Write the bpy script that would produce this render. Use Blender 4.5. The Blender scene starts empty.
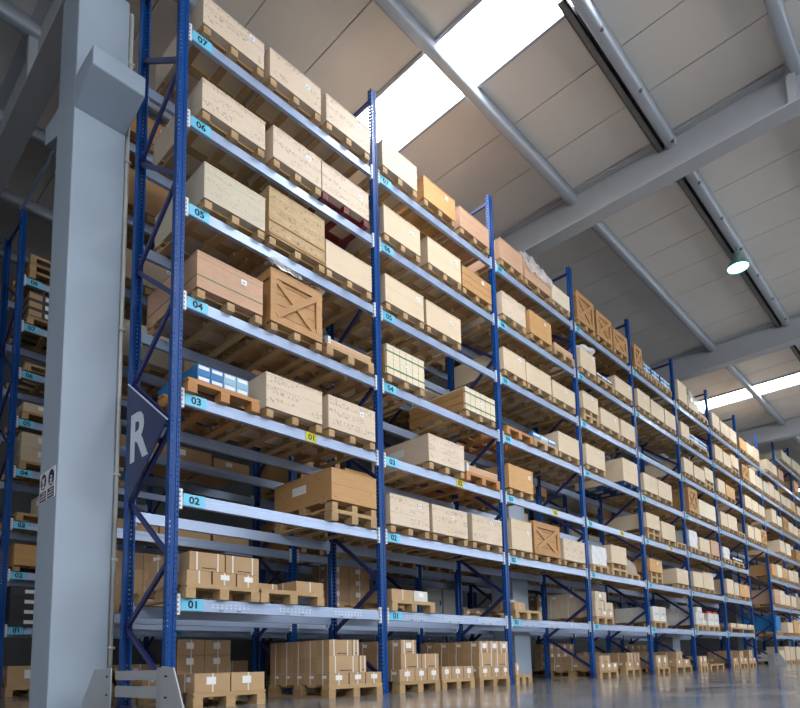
import bpy, math, random
from mathutils import Vector, Matrix
scene = bpy.context.scene
col = scene.collection

# ---------------------------------------------------------------- camera
cam_d = bpy.data.cameras.new('camera'); cam = bpy.data.objects.new('camera', cam_d); col.objects.link(cam)
cR = Vector((0.68881323, -0.72451929, -0.02466027)); cU = Vector((-0.07224808, -0.10245573, 0.9921104)); cF = Vector((0.72132971, 0.68159711, 0.12291799))
m4 = Matrix.Identity(4)
for i in range(3):
    m4[i][0] = cR[i]; m4[i][1] = cU[i]; m4[i][2] = -cF[i]
m4.translation = Vector((-2.67318, -5.56421, 0.37614))
cam.matrix_world = m4
cam_d.sensor_fit = 'HORIZONTAL'; cam_d.sensor_width = 36.0
cam_d.lens = 616.006 / 800 * 36.0
cam_d.shift_x = (400 - 405.99) / 800; cam_d.shift_y = (586.816 - 354) / 800
cam_d.clip_start = .05; cam_d.clip_end = 300
scene.camera = cam

# ---------------------------------------------------------------- light and exposure
scene.view_settings.view_transform = 'Standard'
scene.view_settings.look = 'None'
scene.view_settings.exposure = 0.75
scene.view_settings.gamma = 1.0
scene.view_settings.use_curve_mapping = False
WORLD_STRENGTH = 2.3
SKY_STRENGTH = 11.0
LAMP_STRENGTH = 6.0
world = bpy.data.worlds.new('daylight'); scene.world = world; world.use_nodes = True
bg = world.node_tree.nodes['Background']
bg.inputs[0].default_value = (0.93, 0.97, 1.0, 1); bg.inputs[1].default_value = WORLD_STRENGTH
try:
    scene.cycles.use_denoising = True
    scene.cycles.max_bounces = 8
    scene.cycles.diffuse_bounces = 2
    scene.cycles.transparent_max_bounces = 24
except Exception: pass

# ---------------------------------------------------------------- materials
def srgb(r, g, b):
    f = lambda c: (c/255/12.92) if c/255 <= .04045 else ((c/255+.055)/1.055)**2.4
    return (f(r), f(g), f(b), 1)
class NT:
    def __init__(s, name):
        s.m = bpy.data.materials.new(name); s.m.use_nodes = True
        s.t = s.m.node_tree; s.b = s.t.nodes['Principled BSDF']; s.out = s.t.nodes['Material Output']
    def n(s, typ, **kw):
        x = s.t.nodes.new(typ)
        for k, v in kw.items(): setattr(x, k, v)
        return x
    def l(s, a, b): s.t.links.new(a, b)
    def val(s, sock, v):
        if hasattr(v, 'links'): s.l(v, sock)
        else: sock.default_value = v
    def math(s, op, a, b=0.0, c=0.0):
        x = s.n('ShaderNodeMath', operation=op)
        for i, v in enumerate((a, b, c)): s.val(x.inputs[i], v)
        return x.outputs[0]
    def mix(s, f, a, b):
        x = s.n('ShaderNodeMix', data_type='RGBA')
        s.val(x.inputs[0], f); s.val(x.inputs[6], a); s.val(x.inputs[7], b)
        return x.outputs[2]
    def noise(s, vec, scale=5, detail=3, rough=.5):
        x = s.n('ShaderNodeTexNoise'); x.inputs['Scale'].default_value = scale
        x.inputs['Detail'].default_value = detail; x.inputs['Roughness'].default_value = rough
        if vec is not None: s.l(vec, x.inputs['Vector'])
        return x.outputs['Fac']
    def ramp(s, f, p0, c0, p1, c1):
        x = s.n('ShaderNodeMapRange'); s.l(f, x.inputs[0])
        for i, v in ((1, p0), (2, p1), (3, c0), (4, c1)): x.inputs[i].default_value = v
        return x.outputs[0]
    def coords(s, scale=(1, 1, 1), rand=True):
        tc = s.n('ShaderNodeTexCoord'); mp = s.n('ShaderNodeMapping'); mp.inputs['Scale'].default_value = scale
        s.l(tc.outputs['Object'], mp.inputs['Vector'])
        if rand:
            oi = s.n('ShaderNodeObjectInfo'); cm = s.n('ShaderNodeCombineXYZ')
            r = s.math('MULTIPLY', oi.outputs['Random'], 37.0)
            s.l(r, cm.inputs[0]); s.l(r, cm.inputs[1]); s.l(r, cm.inputs[2]); s.l(cm.outputs[0], mp.inputs['Location'])
        return mp.outputs[0]
    def xyz(s, v=None):
        x = s.n('ShaderNodeSeparateXYZ')
        if v is None:
            v = s.n('ShaderNodeTexCoord').outputs['Object']
        s.l(v, x.inputs[0]); return x.outputs
MAT = {}
def simple(name, c, rough=.5, metal=0.0, var=0.0, scale=4.0, emit=None, es=0):
    t = NT(name)
    t.b.inputs['Base Color'].default_value = c
    t.b.inputs['Roughness'].default_value = rough; t.b.inputs['Metallic'].default_value = metal
    if var:
        f = t.ramp(t.noise(t.coords(), scale, 4, .6), .25, 0, .75, 1)
        d = tuple(x*(1-var) for x in c[:3])+(1,)
        t.l(t.mix(f, d, c), t.b.inputs['Base Color'])
    if emit:
        t.b.inputs['Emission Color'].default_value = emit; t.b.inputs['Emission Strength'].default_value = es
    MAT[name] = t.m; return t.m
def plywood(name, c, c2, scrib=0.0, seam=True, knots=0.0, tone=.14):
    t = NT(name); t.b.inputs['Roughness'].default_value = .62
    v = t.coords((1.2, 9, 9)); v2 = t.coords((1, 1, 1))
    g = t.ramp(t.noise(v, 5, 5, .65), .3, 0, .7, 1)
    b = t.ramp(t.noise(v2, 2.5, 2, .5), .3, 0, .7, 1)
    oi = t.n('ShaderNodeObjectInfo').outputs['Random']
    cc = t.mix(t.math('MULTIPLY', g, .55), c, c2)
    cc = t.mix(t.math('MULTIPLY', b, .35), cc, c2)
    cc = t.mix(t.math('MULTIPLY', oi, tone*2), cc, c2)
    if knots:
        vo = t.n('ShaderNodeTexVoronoi'); vo.inputs['Scale'].default_value = 9; t.l(t.coords((1, 1, 1.6)), vo.inputs['Vector'])
        k = t.math('LESS_THAN', vo.outputs['Distance'], .11*knots)
        cc = t.mix(t.math('MULTIPLY', k, .65), cc, (c2[0]*.25, c2[1]*.2, c2[2]*.15, 1))
    geo = t.n('ShaderNodeNewGeometry'); ny = t.xyz(geo.outputs['Normal'])[1]
    front = t.math('LESS_THAN', ny, -.5)
    P = t.xyz()
    if seam:   # a hairline where two sheets of board meet
        s = t.math('LESS_THAN', t.math('ABSOLUTE', t.math('SUBTRACT', P[2], t.math('ADD', .16, t.math('MULTIPLY', oi, .22)))), .0022)
        cc = t.mix(t.math('MULTIPLY', t.math('MULTIPLY', s, front), .55), cc, (c2[0]*.35, c2[1]*.3, c2[2]*.25, 1))
    if scrib:  # worn, illegible black stencil marks
        w = t.noise(t.coords((42, 1, 30)), 1.0, 3, .7)
        patch = t.noise(t.coords((3.0, 1, 7)), 1.0, 1, .5)
        row = t.math('GREATER_THAN', t.math('FRACT', t.math('MULTIPLY', P[2], 8.0)), .4)
        m = t.math('MULTIPLY', t.math('GREATER_THAN', w, .56), t.math('GREATER_THAN', patch, .47))
        m = t.math('MULTIPLY', t.math('MULTIPLY', m, row), front)
        cc = t.mix(t.math('MULTIPLY', m, scrib), cc, (.10, .085, .075, 1))
    t.l(cc, t.b.inputs['Base Color'])
    bp = t.n('ShaderNodeBump'); bp.inputs['Strength'].default_value = .15; bp.inputs['Distance'].default_value = .01
    t.l(g, bp.inputs['Height']); t.l(bp.outputs[0], t.b.inputs['Normal'])
    MAT[name] = t.m
PLY, PLY2 = srgb(231, 214, 194), srgb(213, 190, 163)
plywood('ply_stencilled', PLY, PLY2, .5)
plywood('ply_plain', srgb(231, 211, 180), PLY2, 0)
plywood('ply_grey', srgb(218, 208, 188), srgb(196, 184, 160), .2)
plywood('ply_pink', srgb(214, 176, 148), srgb(190, 146, 116), .12)
plywood('ply_orange', srgb(222, 178, 122), srgb(192, 140, 84), 0, knots=.6)
plywood('ply_white', srgb(240, 230, 208), srgb(222, 206, 176), .15)
plywood('ply_knotty', srgb(208, 164, 112), srgb(176, 130, 80), 0, knots=1)
plywood('ply_old', srgb(212, 184, 138), srgb(150, 118, 78), .55, knots=1.2)
plywood('crate_timber', srgb(204, 160, 108), srgb(166, 118, 72), 0, seam=False, knots=.6)
plywood('pallet_timber', srgb(208, 176, 130), srgb(158, 124, 84), 0, seam=False, knots=.4, tone=.3)
plywood('pallet_orange', srgb(206, 150, 92), srgb(168, 112, 62), 0, seam=False, knots=.4)
simple('pallet_red', srgb(120, 30, 34), .6, var=.3)
simple('pallet_blue', srgb(20, 60, 110), .6, var=.3)
def carton(name, c, c2):
    t = NT(name); t.b.inputs['Roughness'].default_value = .7
    n = t.ramp(t.noise(t.coords((1, 1, 1)), 3, 3, .5), .3, 0, .7, 1)
    oi = t.n('ShaderNodeObjectInfo').outputs['Random']
    cc = t.mix(t.math('MULTIPLY', n, .4), c, c2); cc = t.mix(t.math('MULTIPLY', oi, .45), cc, c2)
    t.l(cc, t.b.inputs['Base Color']); MAT[name] = t.m
carton('carton_brown', srgb(196, 163, 124), srgb(166, 132, 96))
carton('carton_pale', srgb(214, 196, 172), srgb(190, 168, 140))
carton('carton_white', srgb(228, 226, 222), srgb(200, 196, 190))
simple('strap_white', srgb(226, 222, 214), .4)
simple('strap_green', srgb(96, 128, 72), .4)
simple('sticker_white', srgb(240, 240, 240), .5)
simple('ink_pale_blue', srgb(150, 164, 200), .6)
simple('ink_black', srgb(24, 26, 34), .6)
simple('ink_dark_blue', srgb(30, 40, 96), .5)
simple('box_blue', srgb(38, 132, 200), .45, var=.3, scale=9)
simple('box_light_blue', srgb(150, 196, 226), .45, var=.15, scale=9)
simple('box_navy', srgb(24, 42, 70), .5, var=.3)
simple('box_dark_grey', srgb(58, 60, 66), .5, var=.2)
simple('cabinet_grey', srgb(150, 152, 154), .5)
simple('foil_white', srgb(226, 228, 232), .35, var=.18, scale=7)
simple('tarp_grey', srgb(170, 160, 148), .55, var=.2)
simple('red_cap', srgb(190, 30, 34), .5)
simple('dark_red', srgb(92, 22, 34), .6)
simple('beam_steel', srgb(172, 191, 224), .34, metal=.2, var=.1, scale=6)
simple('connector_white', srgb(222, 226, 232), .4)
simple('brace_navy', srgb(40, 46, 104), .4, metal=.1)
simple('plate_cyan', srgb(112, 208, 246), .4)
simple('plate_yellow', srgb(214, 202, 40), .4)
simple('sign_navy', srgb(42, 54, 100), .45)
simple('sign_letter', srgb(216, 226, 240), .45)
simple('paint_grey', srgb(174, 190, 208), .45, var=.07, scale=1.2)
simple('roof_steel', srgb(176, 180, 186), .5, var=.06)
simple('purlin_steel', srgb(168, 176, 188), .42, metal=.15, var=.08)
simple('tray_dark', srgb(120, 120, 120), .6, var=.4, scale=12)
simple('panel_joint', srgb(84, 80, 76), .8)
simple('guard_grey', srgb(176, 180, 186), .45, var=.06)
simple('rubber_black', srgb(26, 26, 28), .7)
simple('wall_paint', srgb(84, 86, 90), .8, var=.1)
simple('lamp_green', srgb(120, 160, 150), .35, metal=.3)
simple('lamp_light', (.8, 1, .98, 1), .5, emit=(.35, 1.0, .92, 1), es=LAMP_STRENGTH)
simple('skylight_panel', (1, 1, 1, 1), .5, emit=(.96, .98, 1, 1), es=SKY_STRENGTH)
simple('pipe_white', srgb(206, 208, 206), .4)
def panel_mat():
    t = NT('roof_panel'); t.b.inputs['Roughness'].default_value = .6
    n = t.ramp(t.noise(t.coords((.5, .5, 1)), 1.2, 3, .5), .3, 0, .7, 1)
    t.l(t.mix(n, srgb(222, 218, 213), srgb(212, 208, 203)), t.b.inputs['Base Color']); MAT['roof_panel'] = t.m
panel_mat()
def floor_mat():
    t = NT('polished_concrete')
    v = t.coords((1, 1, 1), False)
    a = t.ramp(t.noise(v, .9, 6, .65), .3, 0, .7, 1); b = t.ramp(t.noise(v, 14, 4, .7), .3, 0, .7, 1)
    cc = t.mix(a, srgb(112, 114, 118), srgb(142, 143, 146)); cc = t.mix(t.math('MULTIPLY', b, .3), cc, srgb(104, 104, 106))
    t.l(cc, t.b.inputs['Base Color'])
    t.l(t.ramp(a, 0, .05, 1, .2), t.b.inputs['Roughness'])
    bp = t.n('ShaderNodeBump'); bp.inputs['Strength'].default_value = .05; bp.inputs['Distance'].default_value = .01
    t.l(t.noise(v, 3, 3, .6), bp.inputs['Height']); t.l(bp.outputs[0], t.b.inputs['Normal'])
    MAT['polished_concrete'] = t.m
floor_mat()
def upright_mat():   # blue powder coat with the two punched rows of the section
    t = NT('upright_blue'); t.b.inputs['Base Color'].default_value = srgb(8, 70, 142)
    t.b.inputs['Roughness'].default_value = .38; t.b.inputs['Specular IOR Level'].default_value = .3
    P = t.xyz(); geo = t.n('ShaderNodeNewGeometry'); N = t.xyz(geo.outputs['Normal'])
    fz = t.math('ABSOLUTE', t.math('SUBTRACT', t.math('FRACT', t.math('MULTIPLY', P[2], 20.0)), .5))
    hz = t.math('LESS_THAN', fz, .17)
    isf = t.math('GREATER_THAN', t.math('ABSOLUTE', N[1]), .7); iss = t.math('GREATER_THAN', t.math('ABSOLUTE', N[0]), .7)
    hx = t.math('LESS_THAN', t.math('ABSOLUTE', t.math('SUBTRACT', t.math('ABSOLUTE', P[0]), .033)), .006)
    hy = t.math('LESS_THAN', t.math('ABSOLUTE', t.math('SUBTRACT', t.math('ABSOLUTE', P[1]), .036)), .0065)
    h = t.math('MULTIPLY', hz, t.math('ADD', t.math('MULTIPLY', isf, hx), t.math('MULTIPLY', iss, hy)))
    tr = t.n('ShaderNodeBsdfTransparent'); mx = t.n('ShaderNodeMixShader')
    t.l(h, mx.inputs[0]); t.l(t.b.outputs[0], mx.inputs[1]); t.l(tr.outputs[0], mx.inputs[2]); t.l(mx.outputs[0], t.out.inputs[0])
    MAT['upright_blue'] = t.m
upright_mat()
def film_mat(name='plastic_film', lo=.12, hi=.5):
    t = NT(name); t.b.inputs['Base Color'].default_value = (.86, .86, .86, 1); t.b.inputs['Roughness'].default_value = .22
    tr = t.n('ShaderNodeBsdfTransparent'); mx = t.n('ShaderNodeMixShader')
    t.l(t.ramp(t.noise(t.coords((1, 1, 1)), 6, 3, .6), .3, lo, .7, hi), mx.inputs[0])
    t.l(tr.outputs[0], mx.inputs[1]); t.l(t.b.outputs[0], mx.inputs[2]); t.l(mx.outputs[0], t.out.inputs[0])
    MAT[name] = t.m
film_mat(); film_mat('plastic_sheet', .3, .7)

# ---------------------------------------------------------------- builders
class MB:
    def __init__(s): s.v = []; s.f = []; s.fm = []; s.mats = []
    def mi(s, m):
        if m not in s.mats: s.mats.append(m)
        return s.mats.index(m)
    def poly(s, pts, faces, m):
        o = len(s.v); s.v += [tuple(p) for p in pts]; k = s.mi(m)
        for f in faces: s.f.append(tuple(o+i for i in f)); s.fm.append(k)
        return s
    def box(s, x0, x1, y0, y1, z0, z1, m):
        return s.poly([(x0,y0,z0),(x1,y0,z0),(x1,y1,z0),(x0,y1,z0),(x0,y0,z1),(x1,y0,z1),(x1,y1,z1),(x0,y1,z1)],
            [(0,3,2,1),(4,5,6,7),(0,1,5,4),(1,2,6,5),(2,3,7,6),(3,0,4,7)], m)
    def prism(s, prof, axis, a, b, m):   # profile extruded along an axis; prof in the two other axes
        n = len(prof)
        def P(t, q):
            return (t, q[0], q[1]) if axis == 0 else ((q[0], t, q[1]) if axis == 1 else (q[0], q[1], t))
        pts = [P(a, q) for q in prof]+[P(b, q) for q in prof]
        area = sum(prof[i][0]*prof[(i+1) % n][1]-prof[(i+1) % n][0]*prof[i][1] for i in range(n))
        fl = (area > 0) ^ (axis == 1) ^ (b < a)
        fs = [tuple(range(n)), tuple(range(2*n-1, n-1, -1))]+[((i+1) % n, i, n+i, n+(i+1) % n) for i in range(n)]
        if fl: fs = [tuple(reversed(f)) for f in fs]
        return s.poly(pts, fs, m)
    def bar(s, p, q, w, h, m):           # rectangular bar between two points
        p = Vector(p); q = Vector(q); d = (q-p).normalized()
        up = Vector((0, 0, 1)) if abs(d.z) < .95 else Vector((1, 0, 0))
        r = d.cross(up).normalized(); u = r.cross(d)
        c = [(-1, -1), (1, -1), (1, 1), (-1, 1)]
        pts = [e+r*(a*w/2)+u*(b*h/2) for e in (p, q) for a, b in c]
        return s.poly(pts, [(0,1,2,3),(7,6,5,4),(1,0,4,5),(2,1,5,6),(3,2,6,7),(0,3,7,4)], m)
    def tube(s, p, q, r, m, n=12, r2=None, cap=True):
        p = Vector(p); q = Vector(q); d = (q-p).normalized(); r2 = r if r2 is None else r2
        up = Vector((0, 0, 1)) if abs(d.z) < .95 else Vector((1, 0, 0))
        a = d.cross(up).normalized(); b = d.cross(a)
        pts = [p+(a*math.cos(6.28318*i/n)+b*math.sin(6.28318*i/n))*r for i in range(n)]+[q+(a*math.cos(6.28318*i/n)+b*math.sin(6.28318*i/n))*r2 for i in range(n)]
        fs = [(i, n+i, n+(i+1) % n, (i+1) % n)[::-1] for i in range(n)]
        if cap: fs += [tuple(range(n))[::-1], tuple(range(n, 2*n))]
        return s.poly(pts, fs, m)
    def lathe(s, prof, c, m, n=32):
        pts = []; fs = []
        for r, z in prof: pts += [(c[0]+r*math.cos(6.28318*i/n), c[1]+r*math.sin(6.28318*i/n), c[2]+z) for i in range(n)]
        for k in range(len(prof)-1):
            for i in range(n): fs.append((k*n+i, k*n+(i+1) % n, (k+1)*n+(i+1) % n, (k+1)*n+i))
        return s.poly(pts, fs, m)
    def mesh(s, name):
        me = bpy.data.meshes.new(name); me.from_pydata(s.v, [], s.f)
        for k in s.mats: me.materials.append(MAT[k])
        me.polygons.foreach_set('material_index', s.fm); me.update(); return me
    def build(s, name, parent=None, loc=(0, 0, 0), label=None):
        return place(s.mesh(name), name, parent, loc, label)
def place(me, name, parent=None, loc=(0, 0, 0), label=None):
    o = bpy.data.objects.new(name, me); col.objects.link(o); o.location = loc
    if parent is not None: o.parent = parent
    if label: o['label'] = label
    return o
def thing(name, label, cat, loc=(0, 0, 0), group=None):
    o = bpy.data.objects.new(name, None); col.objects.link(o); o.location = loc; o.empty_display_size = .1
    return tag(o, label, cat, group)
def tag(o, label, cat, group=None):
    o['label'] = label; o['category'] = cat
    if group: o['group'] = group
    return o
def struct(o, label=None, cat=None):
    o['kind'] = 'structure'
    if label: o['label'] = label
    if cat: o['category'] = cat
    return o
_txt = {}
def text_polys(body):
    if body not in _txt:
        cu = bpy.data.curves.new('lettering', 'FONT'); cu.body = body; cu.size = 1; cu.align_x = 'CENTER'; cu.align_y = 'CENTER'
        cu.offset = .03; cu.resolution_u = 3
        ob = bpy.data.objects.new('lettering', cu); col.objects.link(ob)
        dg = bpy.context.evaluated_depsgraph_get(); dg.update()
        me = bpy.data.meshes.new_from_object(ob.evaluated_get(dg))
        vs = [v.co.copy() for v in me.vertices]; fs = [tuple(p.vertices) for p in me.polygons]
        x0 = min(v.x for v in vs); x1 = max(v.x for v in vs); y0 = min(v.y for v in vs); y1 = max(v.y for v in vs)
        vs = [((v.x-(x0+x1)/2)/(y1-y0), (v.y-(y0+y1)/2)/(y1-y0)) for v in vs]
        _txt[body] = (vs, fs, (x1-x0)/(y1-y0))
        bpy.data.objects.remove(ob); bpy.data.curves.remove(cu); bpy.data.meshes.remove(me)
    return _txt[body]
def add_text(mb, body, h, o, ex, ez, m, sx=1.0):   # flat letters of height h, centred at o, along axes ex, ez
    vs, fs, w = text_polys(body); o = Vector(o); ex = Vector(ex); ez = Vector(ez)
    mb.poly([o+ex*(x*h*sx)+ez*(y*h) for x, y in vs], fs, m)
CACHE = {}
def cached(key, make, name):
    if key not in CACHE: CACHE[key] = make().mesh(name)
    return CACHE[key]
NW = ['zero', 'one', 'two', 'three', 'four', 'five', 'six', 'seven', 'eight']
ORD = ['first', 'second', 'third', 'fourth', 'fifth', 'sixth', 'seventh', 'eighth', 'ninth', 'tenth', 'eleventh']
rnd = random.Random(7)

# ---- measured goods: bay, level, kind, x from, x to, height, options
CRATES = [
 (0, 7, 'ply', 0.18, 0.95, 0.447, 's'),
 (0, 7, 'ply', 1.033, 1.796, 0.475, 's'),
 (0, 7, 'ply', 1.885, 2.646, 0.483, 's'),
 (0, 6, 'ply', 0.186, 0.968, 0.463, 's'),
 (0, 6, 'ply', 1.081, 1.793, 0.51, 's'),
 (0, 6, 'ply', 1.808, 2.603, 0.501, 'sR'),
 (0, 5, 'plyg', 0.226, 0.972, 0.513, ''),
 (0, 5, 'old', 1.025, 1.838, 0.709, ''),
 (0, 5, 'ply', 1.859, 2.633, 0.471, ''),
 (0, 4, 'plyp', 0.163, 0.945, 0.505, 'gs'),
 (0, 4, 'X', 1.05, 1.787, 0.745, 'F'),
 (0, 4, 'low', 1.858, 2.648, 0.216, ''),
 (0, 3, 'blu', 0.09, 0.913, 0.233, ''),
 (0, 3, 'ply', 0.996, 1.777, 0.506, 's'),
 (0, 3, 'ply', 1.872, 2.646, 0.513, 's'),
 (0, 2, 'kno', 1.909, 2.644, 0.645, 'Dl'),
 (1, 7, 'ply', 2.89, 3.606, 0.496, 's'),
 (1, 7, 'plyo', 3.757, 4.508, 0.468, ''),
 (1, 7, 'plyp', 4.624, 5.418, 0.452, ''),
 (1, 6, 'ply', 2.89, 3.639, 0.514, ''),
 (1, 6, 'ply', 3.804, 4.594, 0.518, ''),
 (1, 6, 'plk', 4.632, 5.411, 0.463, ''),
 (1, 5, 'ply', 2.89, 3.67, 0.504, ''),
 (1, 5, 'ply', 3.731, 4.536, 0.492, ''),
 (1, 4, 'sla', 2.89, 3.642, 0.521, ''),
 (1, 4, 'sla', 4.587, 5.371, 0.462, ''),
 (1, 3, 'ply', 3.691, 4.5, 0.502, 'ls'),
 (1, 3, 'low', 4.546, 5.422, 0.245, ''),
 (1, 2, 'ply', 2.89, 3.658, 0.51, 's'),
 (1, 2, 'ply', 3.727, 4.518, 0.508, 's'),
 (1, 2, 'ply', 4.64, 5.411, 0.513, 's'),
 (2, 7, 'plyp', 5.743, 6.459, 0.492, ''),
 (2, 7, 'plyp', 6.512, 7.439, 0.477, 'H'),
 (2, 7, 'plyw', 7.465, 8.17, 0.429, ''),
 (2, 6, 'ply', 5.719, 6.457, 0.51, 's'),
 (2, 6, 'plyo', 6.606, 7.359, 0.542, ''),
 (2, 6, 'low', 7.443, 8.237, 0.249, ''),
 (2, 5, 'ply', 5.69, 6.367, 0.497, ''),
 (2, 5, 'ply', 6.406, 7.242, 0.477, ''),
 (2, 5, 'ply', 7.293, 8.156, 0.438, ''),
 (2, 4, 'pal', 5.69, 6.51, 0.144, ''),
 (2, 4, 'blu', 6.533, 7.358, 0.223, ''),
 (2, 4, 'ply', 7.405, 8.193, 0.491, ''),
 (2, 3, 'plyo', 5.69, 6.421, 0.511, ''),
 (2, 2, 'ply', 5.69, 6.3, 0.614, ''),
 (2, 2, 'X', 6.376, 7.249, 0.681, ''),
 (2, 2, 'ply', 7.367, 8.178, 0.502, 's'),
 (3, 7, 'X', 8.49, 9.249, 0.74, ''),
 (3, 7, 'X', 9.36, 10.093, 0.683, ''),
 (3, 7, 'X', 10.164, 10.92, 0.596, ''),
 (3, 6, 'ply', 8.49, 9.166, 0.527, 'W'),
 (3, 6, 'blk', 9.229, 10.021, 0.233, ''),
 (3, 6, 'ply', 10.09, 10.982, 0.456, ''),
 (3, 5, 'ply', 8.49, 9.159, 0.605, 'D'),
 (3, 5, 'ply', 9.259, 10.127, 0.479, ''),
 (3, 5, 'ply', 10.238, 10.978, 0.494, ''),
 (3, 4, 'ply', 8.49, 9.312, 0.528, ''),
 (3, 4, 'ply', 10.189, 10.968, 0.626, 'B'),
 (3, 2, 'foil', 8.49, 9.185, 0.522, ''),
 (3, 2, 'ply', 9.321, 10.052, 0.625, 'D'),
 (4, 7, 'X', 11.29, 11.751, 0.64, ''),
 (4, 7, 'blu', 11.846, 12.298, 0.215, ''),
 (4, 7, 'blu', 12.336, 12.875, 0.213, ''),
 (4, 7, 'blu', 12.915, 13.61, 0.273, ''),
 (4, 6, 'ply', 11.29, 12.023, 0.536, ''),
 (4, 6, 'ply', 12.084, 12.911, 0.506, ''),
 (4, 6, 'ply', 12.978, 13.706, 0.511, ''),
 (4, 4, 'ply', 11.29, 12.112, 0.517, ''),
 (4, 4, 'ply', 12.155, 13.017, 0.525, ''),
 (4, 3, 'ply', 11.29, 12.055, 0.604, 'D'),
 (4, 3, 'ply', 12.165, 13.036, 0.525, ''),
 (4, 3, 'pal', 13.083, 13.744, 0.144, ''),
 (4, 2, 'plyo', 11.29, 12.007, 0.553, 'D'),
 (4, 2, 'ply', 12.932, 13.714, 0.478, ''),
 (5, 7, 'ply', 14.09, 14.778, 0.664, ''),
 (5, 7, 'plyw', 14.88, 15.683, 0.482, 'H'),
 (5, 7, 'low', 15.767, 16.478, 0.18, ''),
 (5, 6, 'ply', 14.09, 14.724, 0.499, ''),
 (5, 6, 'blu', 14.817, 16.27, 0.237, ''),
 (5, 5, 'ply', 14.09, 14.777, 0.508, ''),
 (5, 5, 'ply', 14.856, 15.721, 0.468, ''),
 (5, 5, 'ply', 15.771, 16.497, 0.615, 'D'),
 (5, 4, 'X', 14.234, 14.927, 0.753, ''),
 (5, 4, 'plyw', 15.007, 16.413, 0.549, ''),
 (5, 3, 'foil', 14.09, 14.758, 0.603, ''),
 (5, 3, 'ply', 14.821, 15.638, 0.485, ''),
 (5, 3, 'plyp', 15.74, 16.442, 0.526, ''),
 (5, 2, 'ply', 14.09, 14.822, 0.509, ''),
 (5, 2, 'ply', 14.869, 15.702, 0.553, ''),
 (6, 7, 'ply', 16.89, 17.596, 0.551, ''),
 (6, 7, 'ply', 17.694, 18.564, 0.506, ''),
 (6, 7, 'ply', 18.606, 19.348, 0.523, ''),
 (6, 6, 'ply', 16.89, 17.626, 0.551, ''),
 (6, 6, 'ply', 17.705, 18.454, 0.526, ''),
 (6, 6, 'ply', 18.506, 19.302, 0.632, 'D'),
 (6, 5, 'ply', 16.89, 17.577, 0.505, ''),
 (6, 5, 'plyo', 17.675, 18.573, 0.475, ''),
 (6, 4, 'ply', 16.89, 17.539, 0.519, ''),
 (6, 4, 'ply', 17.579, 18.495, 0.548, ''),
 (6, 4, 'pal', 18.601, 19.31, 0.144, ''),
 (6, 3, 'foil', 16.89, 17.576, 0.489, ''),
 (6, 3, 'blk', 17.775, 18.873, 0.223, ''),
 (6, 2, 'ply', 16.89, 17.531, 0.54, ''),
 (6, 2, 'plyg', 17.59, 18.077, 0.494, ''),
 (6, 2, 'plyo', 18.159, 19.218, 0.485, ''),
]
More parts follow.
